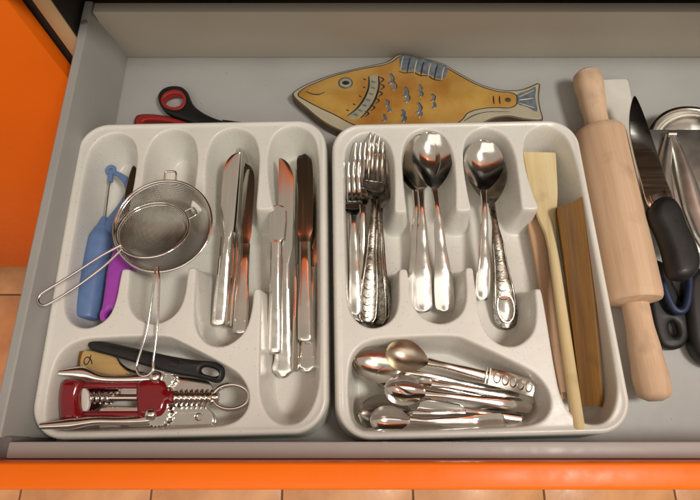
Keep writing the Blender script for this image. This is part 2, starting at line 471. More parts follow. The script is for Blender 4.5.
def tray_mesh():
    st = 0.00078
    nx = int((TW + 0.012) / st); ny = int((TL + 0.012) / st)
    xs = (np.arange(nx) - (nx - 1) / 2) * st; ys = (np.arange(ny) - (ny - 1) / 2) * st
    X, Y = np.meshgrid(xs, ys)
    d1 = poly_sdf(X, Y, chaikin(comb, 2) * 0.001)
    d2 = poly_sdf(X, Y, chaikin(bigc, 2) * 0.001)
    qx = np.abs(X) - TW / 2 + TR; qy = np.abs(Y) - TL / 2 + TR
    do = -(np.sqrt(np.maximum(qx, 0) ** 2 + np.maximum(qy, 0) ** 2) + np.minimum(np.maximum(qx, qy), 0) - TR)

    def soft(d, k): return k * np.log1p(np.exp(np.clip(d / k, -30, 30)))
    wid = 0.0095 + 0.0045 * np.clip((Y - 0.065) / 0.06, 0, 1)
    wid2 = 0.010

    def prof(d, wd):
        t = np.clip(soft(d, 0.00045) / wd, 0, 1)
        return 1 - (1 - t) ** 2.3
    z = RIM - (RIM - FLO) * np.maximum(prof(d1, wid), prof(d2, wid2))
    # raised lip round the outside and the outer wall falling to the drawer bottom
    z += 0.0012 * np.exp(-((do - 0.0035) / 0.0022) ** 2)
    fall = np.clip(-(do - 0.0022) / 0.0022, 0, 1)
    z = np.where(do < 0.0022, z - 0.004 * (1 - np.sqrt(np.clip(1 - np.clip(fall, 0, 1) ** 2, 0, 1))), z)
    z = np.where(do < 0, np.maximum(0.0004, RIM - 0.004 + (do) * 17.0), z)
    keep = do > -0.0032
    idx = -np.ones(X.shape, int); idx[keep] = np.arange(keep.sum())
    V = np.stack([X[keep], Y[keep], z[keep]], 1)
    a, b, c_, d_ = idx[:-1, :-1], idx[:-1, 1:], idx[1:, 1:], idx[1:, :-1]
    ok = (a >= 0) & (b >= 0) & (c_ >= 0) & (d_ >= 0)
    Fq = np.stack([a[ok], b[ok], c_[ok], d_[ok]], 1)
    me = bpy.data.meshes.new('cutlery_tray')
    me.vertices.add(len(V)); me.vertices.foreach_set('co', V.ravel())
    nf = len(Fq)
    me.loops.add(nf * 4); me.loops.foreach_set('vertex_index', Fq.ravel().astype(np.int32))
    me.polygons.add(nf); me.polygons.foreach_set('loop_start', np.arange(0, nf * 4, 4, dtype=np.int32))
    me.polygons.foreach_set('use_smooth', np.ones(nf, bool))
    me.update(calc_edges=True); me.validate()
    me.materials.append(MATS['tray_plastic'])
    return me


tme = tray_mesh()
for cx, lab in ((-0.1478, 'white flecked plastic tray holding table knives, two strainers and red corkscrew'),
                (0.1108, 'white flecked plastic tray holding forks, spoons and wooden spatulas')):
    o = bpy.data.objects.new('cutlery_tray', tme); COL.objects.link(o)
    o.location = (cx, 0.1545, 0.0); o.rotation_euler = (0, 0, R(1.3))
    tag(o, lab, 'cutlery tray', 'cutlery trays side by side in the drawer')


# ------------------------------------------------------------------ cutlery
def spoon(label, A, zA, B, zB, bw=0.0205, bl=0.34, end=0.0095, neck=0.0028, depth=0.0085, mat='steel', hmat=None, roll=0.0,
          arch=0.012, blunt=0.05, group=None, cat_='spoon', name='spoon', beads=False, flip=1):
    L = length(A, zA, B, zB)
    t = thing(name, label, cat_, group=group)
    hs = 1 - bl
    zk = [(0, 0.003), (0.25, 0.003 + arch * 0.55), (hs * 0.85, arch), (hs, arch * 0.85), (1, arch * 0.95)]
    st = []
    for i in range(34):
        s = (hs + 0.012) * (i / 33) ** 1.7
        e = 1 - max(0, 1 - s / blunt) ** 2.4
        hw = keys(s, [(0, end), (0.10, end), (0.40, end * 0.55), (hs * 0.88, neck), (hs + 0.02, neck * 1.25)]) * (0.05 + 0.95 * math.sqrt(max(0, e)))
        st.append((s * L, 0, hw, keys(s, zk), keys(s, [(0, 0.0018), (0.3, 0.0022), (hs * 0.9, 0.0036), (hs + 0.01, 0.0026)]), -0.0009 * min(1, hw / 0.006)))
    V, F = strip(st, 9)
    h = mesh('handle', V, F, hmat or mat, t, sharp=50)
    if hmat == 'steel_ornate': relief(st, h, 12)
    if beads:
        VF = []
        for sgn in (-1, 1):
            path = [Vector((q[0], sgn * q[2] * 0.80, q[3] + q[4] / 2 + 0.0009 * (1 - 0.64))) for q in st[1:24]]
            VF.append(tube(path, 0.0005, 5))
        V, F = cat(*VF); mesh('beading', V, F, mat, h)
    st = []; n = 26
    for i in range(n):
        q = i / (n - 1); s = hs + (1 - hs) * (0.5 - 0.5 * math.cos(math.pi * q))
        u = (s - hs) / (1 - hs); uu = u ** 0.86
        k = math.sin(math.pi / 2 * u / 0.56) ** 0.82 if u < 0.56 else math.sqrt(max(0, 1 - ((u - 0.56) / 0.44) ** 2))
        hw = max(bw * k, neck * 1.15 * (1 - u) ** 3, 0.0004)
        st.append((s * L, 0, hw, keys(s, zk), 0.0014, flip * depth * (k ** 1.5)))
    V, F = strip(st, 17, 0.3)
    mesh('bowl', V, F, mat, t, sharp=70)
    settle(t, A, zA, B, zB, roll)
    return t


def relief(st, h, first=2):
    """cast ornament on a handle: beaded edges and a run of scrolls between them"""
    VF = []
    pts = st[first:27]
    for sgn in (-1, 1):
        VF.append(tube([Vector((q[0], sgn * q[2] * 0.84, q[3] + q[4] / 2 + 0.0006)) for q in pts], [0.0008 + 0.00035 * (k % 2) for k in range(len(pts))], 6))
    for k in range(3, len(pts) - 1, 2):
        q = pts[k]; rr = q[2] * 0.5; sg = 1 if k % 2 else -1
        arc = [Vector((q[0] + rr * 0.9 * math.cos(a), sg * q[2] * 0.12 + rr * sg * math.sin(a), q[3] + q[4] / 2 + 0.0010)) for a in [math.pi * (-0.3 + 1.5 * i / 9) for i in range(10)]]
        VF.append(tube(arc, 0.00042, 5))
    V, F = cat(*VF); mesh('relief', V, F, 'steel_patina', h, sharp=70)


def fork(label, A, zA, B, zB, mat='steel', hmat=None, roll=0.0, end=0.0095, group=None, hw0=0.0102, ornate=False):
    L = length(A, zA, B, zB)
    t = thing('fork', label, 'fork', group=group)
    zk = [(0, 0.003), (0.3, 0.010), (0.60, 0.015), (0.70, 0.010), (0.80, 0.007), (0.90, 0.010), (1, 0.017)]
    st = []
    for i in range(32):
        s = 0.63 * (i / 31) ** 1.7
        e = 1 - max(0, 1 - s / 0.05) ** 2.4
        hw = keys(s, [(0, end), (0.1, end), (0.4, 0.0048), (0.58, 0.0029), (0.63, 0.0034)]) * (0.05 + 0.95 * math.sqrt(max(0, e)))
        st.append((s * L, 0, hw, keys(s, zk), keys(s, [(0, 0.0018), (0.58, 0.0036), (0.63, 0.0028)]), -0.0009 * min(1, hw / 0.006)))
    V, F = strip(st, 9); h = mesh('handle', V, F, hmat or mat, t, sharp=50)
    if hmat == 'steel_ornate': relief(st, h)
    st = []
    for i in range(14):
        s = 0.625 + 0.125 * i / 13
        st.append((s * L, 0, keys(s, [(0.625, 0.0034), (0.66, 0.0062), (0.70, hw0), (0.75, hw0)]), keys(s, zk), 0.0018, 0.0012))
    VF = [strip(st, 13)]
    for k in range(4):
        yo = (-1.5 + k) * (hw0 * 2 / 4) * 1.03
        st = []
        for i in range(14):
            s = 0.742 + 0.258 * i / 13
            st.append((s * L, yo * keys(s, [(0.74, 1), (1, 0.94)]), keys(s, [(0.74, 0.0022), (0.80, 0.0018), (0.97, 0.0012), (1, 0.0006)]), keys(s, zk) - 0.0003, 0.0018, 0))
        VF.append(strip(st, 5))
    V, F = cat(*VF); mesh('tines', V, F, mat, t, sharp=50)
    settle(t, A, zA, B, zB, roll)
    return t


def knife(label, A, zA, B, zB, hs=0.50, bw=0.0072, end=0.0066, neck=0.0052, mat='steel', bmat='steel_blade', roll=0.0, group=None,
          scallop=False, ht=0.0046, square=False, border=True, mirror=1):
    L = length(A, zA, B, zB)
    t = thing('table_knife', label, 'knife', group=group)
    st = []
    if scallop:
        wk = [(0, end * 0.25), (0.008, end * 0.72), (0.020, end * 0.92), (0.028, end * 1.34), (0.045, end * 1.38), (0.085, end * 1.12), (0.16, end * 0.98), (0.3, end * 0.85), (hs, neck)]
    else:
        wk = [(0, end * 0.45), (0.004, end * 0.78), (0.012, end * 0.97), (0.02, end), (0.1, end), (hs * 0.7, end * 0.78), (hs, neck)]
    for i in range(44):
        s = hs * (i / 43) ** 1.25
        st.append((s * L, 0, keys(s, wk), ht / 2 + 0.0005, keys(s, [(0, ht * 0.2), (0.006, ht * 0.55), (0.03, ht * 0.8), (hs * 0.8, ht), (hs, ht * 0.7)]), -0.0006))
    V, F = strip(st, 11, 0.62); h = mesh('handle', V, F, mat, t, sharp=45)
    if border:                                   # a raised line following the handle's edge
        path = [Vector((q[0], sgn * q[2] * 0.74, q[3] + q[4] * 0.41 + 0.0004)) for sgn, rng in ((-1, st[9:36][::-1]), (1, st[9:36])) for q in rng]
        V, F = tube(path, 0.00045, 5); mesh('border', V, F, mat, h)
    st = []; zb = ht / 2
    for i in range(30):
        s = hs - 0.012 + (1 - hs + 0.012) * math.sin(math.pi / 2 * i / 29)
        u = max(0, (s - hs) / (1 - hs))
        lo = keys(u, [(0, -neck * 0.8), (0.05, -neck * 0.9), (0.12, -bw * 0.95), (0.62, -bw * 1.10), (1, -bw * 1.05)])
        hi = keys(u, [(0, neck * 0.8), (0.12, bw * 0.85), (1, bw * 0.88)])
        if square:
            e_ = max(0, (u - 0.90) / 0.10); k_ = math.sqrt(max(0, 1 - e_ ** 3)); mid = (lo + hi) / 2
            lo, hi = mid + (lo - mid) * k_, mid + (hi - mid) * k_
        else:
            e_ = max(0, (u - 0.74) / 0.26); lo = hi - (hi - lo) * math.sqrt(max(0, 1 - e_ ** 2.2))
        st.append((s * L, mirror * (lo + hi) / 2, max(0.0004, (hi - lo) / 2), zb, 0.0019 if u > 0.02 else 0.0030, 0))
    V, F = strip(st, 7, 0.5); mesh('blade', V, F, bmat, t, sharp=45)
    settle(t, A, zA, B, zB, roll)
    return t


# table knives with straight bordered handles
g1 = 'straight handled table knives'
knife('straight handled table knife lying flat beside the larger strainer', (219, 326), 0.010, (234, 153), 0.044, bw=0.0078, end=0.0068, group=g1, roll=R(4), mirror=-1)
knife('table knife standing on edge, first between two flat straight handled knives', (227, 328), 0.013, (240, 151), 0.015, bw=0.0070, end=0.0060, group=g1, roll=R(68), border=False)
knife('table knife standing on edge, second between two flat straight handled knives', (231.5, 329), 0.013, (244, 153), 0.015, bw=0.0070, end=0.0060, group=g1, roll=R(62), border=False)
knife('dark reflecting straight handled table knife leaning over the upright ones', (241, 335), 0.018, (250, 164), 0.024, bw=0.0062, end=0.0072, group=g1, roll=R(-5))
# table knives with scalloped handle ends
g2 = 'scalloped table knives'
knife('long table knife with scalloped handle end under a short square tipped knife', (283.5, 378), 0.007, (286, 159), 0.040, bw=0.0078, end=0.0074, scallop=True, group=g2)
knife('short square tipped knife lying on top of a scalloped table knife', (274.5, 354), 0.016, (277, 206), 0.041, hs=0.74, bw=0.0080, end=0.0066, neck=0.0048, square=True, border=False, mat='steel')
knife('table knife on edge wedged between scalloped knives', (293, 372), 0.014, (296, 172), 0.016, bw=0.0070, end=0.0058, group=g2, roll=R(66), border=False)
knife('table knife with scalloped handle end half hidden against the tray wall', (307.5, 373), 0.008, (315, 176), 0.010, bw=0.0075, end=0.0074, scallop=True, group=g2, roll=R(-5))
knife('dark bladed table knife topmost in the compartment of scalloped knives', (306, 342), 0.0185, (304, 155), 0.0235, hs=0.50, bw=0.0086, end=0.0072, border=False, roll=R(2), square=True)

# forks
gf = 'forks heaped in one compartment'
fork('deepest fork of the heap, closest to the table spoons', (384, 322), 0.006, (388, 155), 0.016, 'steel_patina', 'steel_ornate', R(-32), group=gf)
fork('dark ornate fork nested between the top fork and the deepest fork', (378, 326), 0.010, (381, 146), 0.022, 'steel_patina', 'steel_ornate', R(-12), group=gf)
fork('ornate fork lying on top of the fork heap', (366, 324), 0.018, (374, 141), 0.030, 'steel_patina', 'steel_ornate', R(10), group=gf)
fork('smooth fork half hidden under the plain handled fork', (361, 322), 0.012, (361, 149), 0.028, 'steel', 'steel', R(6), group=gf)
fork('plain handled fork nearest the tray edge with clear tines', (356, 316), 0.022, (350, 169), 0.029, 'steel', 'steel', R(4), end=0.0062, group=gf)

# table spoons
gs = 'polished table spoons'
spoon('polished table spoon at the bottom of a nested stack of three', (417, 309), 0.004, (413, 141), 0.027, group=gs)
spoon('polished table spoon in the middle of a nested stack of three', (423, 313), 0.008, (418, 139), 0.031, group=gs)
spoon('polished table spoon topmost of three, its bowl bright', (445, 313), 0.012, (428, 137), 0.036, group=gs)
spoon('dark ornate table spoon with oval cartouche on its handle', (506.5, 330), 0.005, (481, 152), 0.022, end=0.0118, mat='steel_patina', hmat='steel_ornate', blunt=0.08)
spoon('table spoon with beaded handle lying on the ornate spoon', (482, 301), 0.012, (481, 145), 0.030, end=0.0072, beads=True)
orn = [o for o in bpy.data.objects if o.name.startswith('spoon') and o.get('label', '').startswith('dark ornate')][0]
V, F = lathe([(-0.0002, 0.0001), (0.0014, 0.0005), (0.0012, 0.7), (0.0004, 0.95), (-0.0006, 1.0)], 28, 'z')
mesh('cartouche', [(0.021 + v[0] * 0.0135, v[1] * 0.0072, 0.0083 + v[2] + 0.08 * v[0] * 0.0135) for v in V], F, 'steel', orn)
V, F = tube([Vector((0.021 + 0.0145 * math.cos(a), 0.0081 * math.sin(a), 0.0080 + 0.08 * 0.0145 * math.cos(a))) for a in [2 * math.pi * k / 40 for k in range(40)]], 0.0009, 6, closed=True)
mesh('rim', V, F, 'steel_patina', orn)

# teaspoons heap
gt = 'teaspoons heaped in the wide compartment'
spoon('dark teaspoon lying lowest under the bronzed spoon', (520, 396), 0.006, (351, 361), 0.024, bw=0.0160, bl=0.32, end=0.0060, depth=0.008, group=gt)
spoon('grey teaspoon peeking out behind the bright teaspoon bowl', (522, 404), 0.010, (374, 380), 0.016, bw=0.0145, bl=0.30, end=0.0060, depth=0.007, group=gt, roll=R(10))
spoon('teaspoon with large pale bowl beside the tray wall', (516, 412), 0.005, (357, 412), 0.018, bw=0.0165, bl=0.34, end=0.0055, depth=0.009, group=gt, roll=R(-8))
spoon('bright polished teaspoon in the middle of the teaspoon heap', (531, 407), 0.020, (383, 389), 0.024, bw=0.0130, bl=0.285, end=0.0060, depth=0.0075, group=gt, mat='chrome')
spoon('small teaspoon with bowl near the front tray wall', (504, 421), 0.022, (369, 416), 0.027, bw=0.0120, bl=0.30, end=0.0075, depth=0.007, group=gt, roll=R(-14), mat='chrome')
spoon('plain teaspoon handle lying under the bronzed spoon', (533, 401), 0.016, (392, 378), 0.019, bw=0.0125, bl=0.28, end=0.0062, depth=0.0065, group=gt)
tb = spoon('bronzed dull teaspoon on top with square ornamented handle end', (533, 389), 0.029, (385, 353), 0.030, bw=0.0145, bl=0.295, end=0.0070, depth=0.008, mat='bronzed_steel', hmat='steel_patina', blunt=0.008, group=gt)
def oz(x): return keys(x / 0.150, [(0, 0.003), (0.25, 0.0096)]) + 0.0012


V, F = strip([(0.001 + 0.041 * i / 12, 0, 0.0074, oz(0.001 + 0.041 * i / 12) + 0.0006, 0.0016, -0.0006) for i in range(13)], 7)
VF = [(V, F)]
for k in range(5):
    cx_ = 0.006 + 0.0075 * k
    VF.append(tube([Vector((cx_ + 0.0030 * math.cos(a), 0.0042 * math.sin(a), oz(cx_ + 0.003 * math.cos(a)) + 0.0016)) for a in [2 * math.pi * i / 16 for i in range(16)]], 0.0008, 5, closed=True))
for xx in (0.0425, 0.0455): VF.append(tube([Vector((xx, -0.0070, oz(xx) + 0.001)), Vector((xx, 0.0070, oz(xx) + 0.001))], 0.0011, 6))
V, F = cat(*VF); mesh('ornament', V, F, 'steel_patina', tb)
knife('small butter knife lying among the teaspoons', (523, 420), 0.017, (418, 403), 0.018, hs=0.55, bw=0.0058, end=0.0045, neck=0.0035, ht=0.0045, border=False)


# ------------------------------------------------------------------ strainers
def sieve(label, c, r, depth, tilt, rotz, handle, tab, pitch):
    """c ring centre; handle: path points of the wire loop; tab direction angle"""
    t = thing('strainer', label, 'strainer', c, 'fine wire strainers')
    M = Matrix.Rotation(rotz, 3, 'Z') @ Matrix.Rotation(tilt, 3, 'X')

    def T(p): return M @ Vector(p)
    # rim: two rolled wires and a narrow band
    VF = []
    for rr, zz, q in ((r, 0, 0.0013), (r - 0.0012, -0.0022, 0.0009)):
        VF.append(tube([T((rr * math.cos(a), rr * math.sin(a), zz)) for a in [2 * math.pi * k / 72 for k in range(72)]], q, 8, closed=True))
    V, F = cat(*VF); mesh('rim', V, F, 'chrome', t, sharp=60)
    VF = []; rb = r - 0.0012
    n = int(rb / pitch)
    for k in range(-n, n + 1):
        o = k * pitch; h = math.sqrt(max(0, rb * rb - o * o))
        if h < 0.002: continue
        m = max(5, int(h / 0.0024))
        pa = []; pb = []
        for i in range(m + 1):
            q = -h + 2 * h * i / m
            z = -depth * max(0.0, 1 - (q * q + o * o) / (rb * rb)) ** 0.75 - 0.0012
            pa.append(T((q, o, z))); pb.append(T((o, q, z + 0.0002)))
        VF.append(tube(pa, 0.00030, 3)); VF.append(tube(pb, 0.00030, 3, up=(1, 0, 0)))
    V, F = cat(*VF); b = mesh('wire_mesh', V, F, 'mesh_wire', t, smooth=True); b['kind'] = 'stuff'
    path = [p - Vector(c) for p in handle]
    V, F = tube(path, 0.00115, 8); mesh('handle', V, F, 'chrome', t, sharp=60)
    a = tab; u = Vector((math.cos(a), math.sin(a), 0)); s = Vector((-math.sin(a), math.cos(a), 0))
    pts = [u * (r - 0.001) + s * 0.0055, u * (r + 0.0075) + s * 0.0052 + Vector((0, 0, 0.001)), u * (r + 0.0095) + s * 0.003 + Vector((0, 0, 0.001)), u * (r + 0.0095) - s * 0.003 + Vector((0, 0, 0.001)), u * (r + 0.0075) - s * 0.0052 + Vector((0, 0, 0.001)), u * (r - 0.001) - s * 0.0055]
    V, F = tube([M @ p for p in smooth_path(pts, 4)], 0.0010, 7); mesh('hook', V, F, 'chrome', t, sharp=60)
    return t


zr = 0.060
c1 = W(163, 225, zr)
h1 = smooth_path([W(156, 267, zr), W(153.5, 285, 0.060), W(147, 330, 0.056), (W(137.5, 362, 0.053)), W(137, 370, 0.053), W(141, 375.5, 0.053), W(148, 375, 0.053), W(153, 369, 0.053), W(153.5, 360, 0.053), W(157, 330, 0.056), W(159, 285, 0.060), W(158.5, 267, zr)], 8)
sieve('larger round wire strainer hanging over the tray dividers', c1, 0.0455, 0.030, R(1.5), R(2), h1, R(86), 0.00125)
zs = 0.0575
c2 = W(153, 229, zs)
h2 = smooth_path([W(x, y, 0.0665) for x, y in ((121, 245), (100, 256.5), (70, 276), (45, 291), (39.5, 296), (38.5, 301), (42, 305), (50, 303), (76, 287), (104, 266), (122, 249))], 8)
sieve('smaller tilted wire strainer resting inside the larger strainer', c2, 0.0330, 0.020, R(-17), R(-6), h2, R(38), 0.0011)

# ------------------------------------------------------------------ blue cheese slicer
zb = 0.021
t = thing('cheese_slicer', 'blue plastic handled wire cheese slicer beside the purple knife', 'cheese slicer', W(92, 280, 0.005))
path = smooth_path([W(86.5, 319, zb), W(88, 312, zb), W(92, 285, zb), (W(97, 258, zb)), W(101, 240, zb), W(104, 228, zb)], 6)
rad = [keys(i / (len(path) - 1), [(0, 0.0085), (0.03, 0.0108), (0.12, 0.0114), (0.5, 0.0120), (0.8, 0.0122), (1, 0.0085)]) for i in range(len(path))]
V, F = tube(path, rad, 18, flat=0.95); mesh('handle', V, F, 'blue_plastic', t, world=True, sharp=60)
arm = smooth_path([W(103, 240, zb), W(113, 222, zb), W(124, 206, zb), W(130, 193, zb), W(127, 182, zb), W(120, 175.5, zb), W(112.5, 172, zb)], 6)
V, F = tube(arm, [keys(i / (len(arm) - 1), [(0, 0.0075), (0.35, 0.0055), (1, 0.0026)]) for i in range(len(arm))], 12, flat=0.9)
mesh('arm', V, F, 'blue_plastic', t, world=True, sharp=60)
pr = smooth_path([W(102, 232, zb), W(103.5, 224, zb), W(104.5, 217, zb)], 4)
V, F = tube(pr, [0.006, 0.006, 0.0058, 0.0055, 0.005, 0.0042, 0.0034, 0.003, 0.0025][:len(pr)], 12); mesh('prong', V, F, 'blue_plastic', t, world=True)
ce = W(111, 170, zb)
V, F = tube([ce + Vector((0.0036 * math.cos(a), 0.0036 * math.sin(a), 0)) for a in [2 * math.pi * k / 24 for k in range(24)]], 0.0022, 10, closed=True)
V2, F2 = tube([W(111, 174, zb), W(110.5, 182, zb)], 0.0026, 10)
V, F = cat((V, F), (V2, F2)); mesh('eyelet', V, F, 'blue_plastic', t, world=True)
V, F = tube([W(110.5, 176, zb), W(105, 220, zb)], 0.0007, 8); mesh('cutting_wire', V, F, 'steel_patina', t, world=True)

# ------------------------------------------------------------------ purple paring knife
zp = 0.036
t = thing('paring_knife', 'paring knife with purple plastic handle poking from under the strainers', 'knife', W(115, 290, 0.005))
ol = px2([(101, 321), (100.5, 314), (104, 290), (107, 268), (113, 250), (121, 240), (131, 240), (135, 252), (132, 275), (127, 298), (121, 314), (115, 322), (106, 324)], zp, 5)
hc = W(109.5, 314.5, zp)
slab('handle', ol, [ell(hc.x, hc.y, 0.0036, 0.0042)], zp - 0.012, zp + 0.002, 'purple_plastic', t, 0.0045)
bl = px2([(122, 246), (121, 225), (123.5, 200), (127, 182), (131.5, 167), (134.5, 165.5), (137, 172), (137, 200), (134, 230), (131.5, 246)], 0.036, 5)
slab('blade', bl, [], 0.0340, 0.0356, 'steel_blade', t, 0.0005)

# ------------------------------------------------------------------ corkscrew
zc = 0.031
ck = thing('corkscrew', 'red winged corkscrew with chrome lever arms and ring handle', 'corkscrew', W(150, 400, 0.005))
bell = px2([(67, 381), (75, 379.5), (84, 380.5), (87, 384), (84, 390), (82, 399), (84, 409), (86.5, 416), (84, 421.5), (75, 423.5), (66, 422), (63.5, 414), (62.8, 400), (64, 388)], zc, 5)
body = slab('bell', bell, [], zc - 0.0125, zc + 0.0105, 'red_enamel', ck, 0.0060)
for y0, y1 in ((382.5, 388.8), (411.0, 417.5)):
    a = W(82, y0, zc); b = W(146, y1, zc)
    bbox('frame_bar', (a.x, b.x, b.y, a.y, zc - 0.005, zc + 0.005), 'red_enamel', ck, 0.0018, seg=3)
blk = px2([(141, 382), (150, 380), (164, 381), (168, 386), (169, 391), (176, 391.5), (176, 403.5), (169, 404), (167, 410), (162, 416), (150, 418.5), (141, 417), (139, 411), (138, 389)], zc, 4)
slab('hub', blk, [], zc - 0.0075, zc + 0.0080, 'red_enamel', ck, 0.0050)
slab('collar', px2([(81, 388), (86, 389), (88.5, 394), (89, 400), (88.5, 406), (86, 411), (81, 412)], zc + 0.003, 4), [], zc - 0.002, zc + 0.003, 'white_plastic', ck, 0.0015)
# worm
wp = []
for i in range(140):
    q = i / 139; p = W(86 + 28 * q, 397.5, zc); a = q * 5.2 * 2 * math.pi
    rr = 0.0044 * min(1, q * 5 + 0.25)
    wp.append(p + Vector((0, rr * math.cos(a), rr * math.sin(a) - 0.001)))
V, F = tube(wp, 0.0012, 7, up=(1, 0, 0)); mesh('worm', V, F, 'chrome', ck, world=True, sharp=60)
sp = [W(110, 397.5, zc), W(141, 397.5, zc)]
V, F = tube(sp, 0.0030, 14); mesh('spindle', V, F, 'steel', ck, world=True)
# toothed rack shaft
x0 = W(175, 397.5, zc); x1 = W(214, 397, zc)
prof = []
nt = 8
for k in range(nt * 4):
    q = k / (nt * 4 - 1); prof.append((q * (x1 - x0).length, 0.0074 if (k % 4) in (1, 2) else 0.0046))
V, F = lathe(prof, 16); mesh('rack', [(v[0] + x0.x, v[1] + x0.y, v[2] + x0.z) for v in V], F, 'steel', ck, world=True, sharp=30)
# ring
rc = W(231.5, 396.5, zc)
rg = [rc + Vector((0.0160 * math.cos(a), 0.0104 * math.sin(a), 0)) for a in [2 * math.pi * k / 48 for k in range(48)]]
V, F = tube(rg, 0.0024, 10, closed=True, flat=1.5)
V2, F2 = tube([W(212, 397, zc), W(216, 397, zc), W(219, 397, zc)], [0.004, 0.005, 0.0035], 12)
V, F = cat((V, F), (V2, F2)); mesh('ring_handle', V, F, 'chrome', ck, world=True, sharp=60)


def arm_part(p, pts, widths, zz):
    path = smooth_path([W(x, y, z_) for (x, y), z_ in zip(pts, zz)], 6)
    m = len(path); secs = []
    for i, q in enumerate(path):
        s = i / (m - 1) * (len(widths) - 1); k = min(int(s), len(widths) - 2); f = s - k
        hw = (widths[k] * (1 - f) + widths[k + 1] * f); th = 0.0030 if i < m - 8 else 0.0030 * (0.4 + 0.6 * (m - 1 - i) / 8)
        tan = (path[min(i + 1, m - 1)] - path[max(i - 1, 0)]).normalized(); sd = Vector((-tan.y, tan.x, 0)).normalized()
        secs.append([q + sd * hw * math.cos(a) + Vector((0, 0, th * math.sin(a))) for a in [2 * math.pi * j / 14 for j in range(14)]])
    V, F = rings(secs)
    return mesh('lever_arm', V, F, 'chrome', ck, world=True, sharp=50)


def gear(pc, z0):
    out = []; n = 20
    for k in range(n * 4):
        a = 2 * math.pi * k / (n * 4); r_ = 0.0108 if (k % 4) in (1, 2) else 0.0096
        out.append((pc.x + r_ * math.cos(a), pc.y + r_ * math.sin(a)))
    return out


for (pp, pts, wd) in (((158, 377.5), [(160, 377), (145, 378), (122, 379), (100, 378), (82, 372.5), (59, 372.5)], [0.0070, 0.0044, 0.0036, 0.0038, 0.0056, 0.0024]),
                      ((153.5, 414.5), [(156, 416), (140, 420), (118, 421), (95, 421), (70, 424), (40, 426)], [0.0070, 0.0044, 0.0036, 0.0038, 0.0046, 0.0024])):
    up_ = (0.020 if pp[1] > 400 else 0.010)
    ar = arm_part(ck, pts, wd, [zc + up_ * q for q in (0.0, 0.15, 0.4, 0.65, 0.9, 1.1)])
    pc = W(pp[0] + 5, pp[1] + (1 if pp[1] < 400 else 0), zc)
    slab('gear', gear(pc, zc), [], zc - 0.0045, zc + 0.0035, 'steel', ck, 0.0003)
    pv = W(pp[0], pp[1], zc)
    V, F = lathe([(0.0030, 0.0052), (0.0085, 0.0050), (0.0100, 0.0035), (0.0104, 0.0001)], 20, 'z')
    mesh('pivot', [(v[0] + pv.x, v[1] + pv.y, v[2] + zc) for v in V], F, 'chrome', ck, world=True, sharp=60)
# ------------------------------------------------------------------ steel openers under the corkscrew
t = thing('bottle_opener', 'flat steel bottle opener plate with round hole under the corkscrew', 'opener', W(180, 418, 0.006))
z1 = 0.0225
ol = px2([(100, 408), (150, 407), (190, 405), (204, 406), (211, 411), (213.5, 418), (211, 425), (203, 429.5), (180, 430), (140, 430), (125, 426), (112, 429), (100, 429)], z1, 4)
hc = W(198.5, 416.5, z1)
slab('plate', ol, [ell(hc.x, hc.y, 0.0033, 0.0030)], z1 - 0.0022, z1, 'steel', t, 0.0007)
ol = px2([(150, 409), (190, 407), (206, 408), (214, 414), (216, 421), (212, 429), (203, 432.5), (150, 432)], z1 - 0.004, 4)
slab('lower_plate', ol, [], z1 - 0.0075, z1 - 0.0050, 'steel', t, 0.0007)
t = thing('can_opener', 'steel can opener arm with rounded end beside the corkscrew rack', 'opener', W(185, 383, 0.006))
ol = px2([(120, 379), (150, 374), (176, 376), (196, 378), (208, 381), (213, 388), (213, 394), (205, 397.5), (170, 397), (140, 396), (120, 394)], z1 + 0.003, 4)
slab('plate', ol, [], z1 + 0.0005, z1 + 0.003, 'steel', t, 0.0007)
p0 = W(113, 391, z1 + 0.004); secs = []
V, F = lathe([(-0.0010, 0.0088), (0.0014, 0.0088)] , 30, 'z')
pc = W(133, 390, 0.023)
out = []
for k in range(96):
    a = 2 * math.pi * k / 96; r_ = 0.0105 if (k % 4) in (1, 2) else 0.0094
    out.append((pc.x + r_ * math.cos(a), pc.y + r_ * math.sin(a)))
slab('cutting_wheel', out, [], 0.0258, 0.0272, 'steel', t, 0.0004)
slab('crank', px2([(88, 388), (100, 384), (128, 386), (134, 390), (128, 396), (100, 408), (88, 410)], 0.014, 3), [], 0.0130, 0.0150, 'steel_blade', t, 0.0006)

# tan handled tool
t = thing('paring_tool', 'steel tool with tan handle scale and dark curl mark beside the black handle', 'kitchen tool', W(105, 362, 0.006))
z2 = 0.030
slab('handle', px2([(82, 352), (90, 350.5), (106, 352), (113, 355.5), (118, 362), (124, 369), (130, 373.5), (118, 376), (104, 374), (95, 372), (80, 368.5)], z2, 4), [], z2 - 0.009, z2, 'tan_handle', t, 0.0016)
slab('end_cap', px2([(78.8, 351), (82.5, 351), (80.6, 369), (77.5, 368)], z2, smooth=False), [], z2 - 0.0088, z2 - 0.0004, 'brown_wood', t, 0.0006)
mk = smooth_path([W(91, 355, z2), W(90, 359, z2), (W(88, 363, z2)), W(85.5, 364.5, z2), W(84, 362, z2), W(85, 358.5, z2), W(88, 357, z2), W(91, 360, z2), W(92, 364, z2)], 5)
V, F = tube(mk, 0.00055, 6, flat=0.5); mesh('mark', V, F, 'fish_black', t, world=True)
sh = smooth_path([W(110, 353.5, z2 - 0.002), W(117, 358, z2 - 0.002), W(122, 365, z2 - 0.002), W(132, 371, z2 - 0.002), W(150, 374, z2 - 0.004)], 6)
V, F = tube(sh, 0.0013, 8, flat=1.8); mesh('shank', V, F, 'steel', t, world=True)

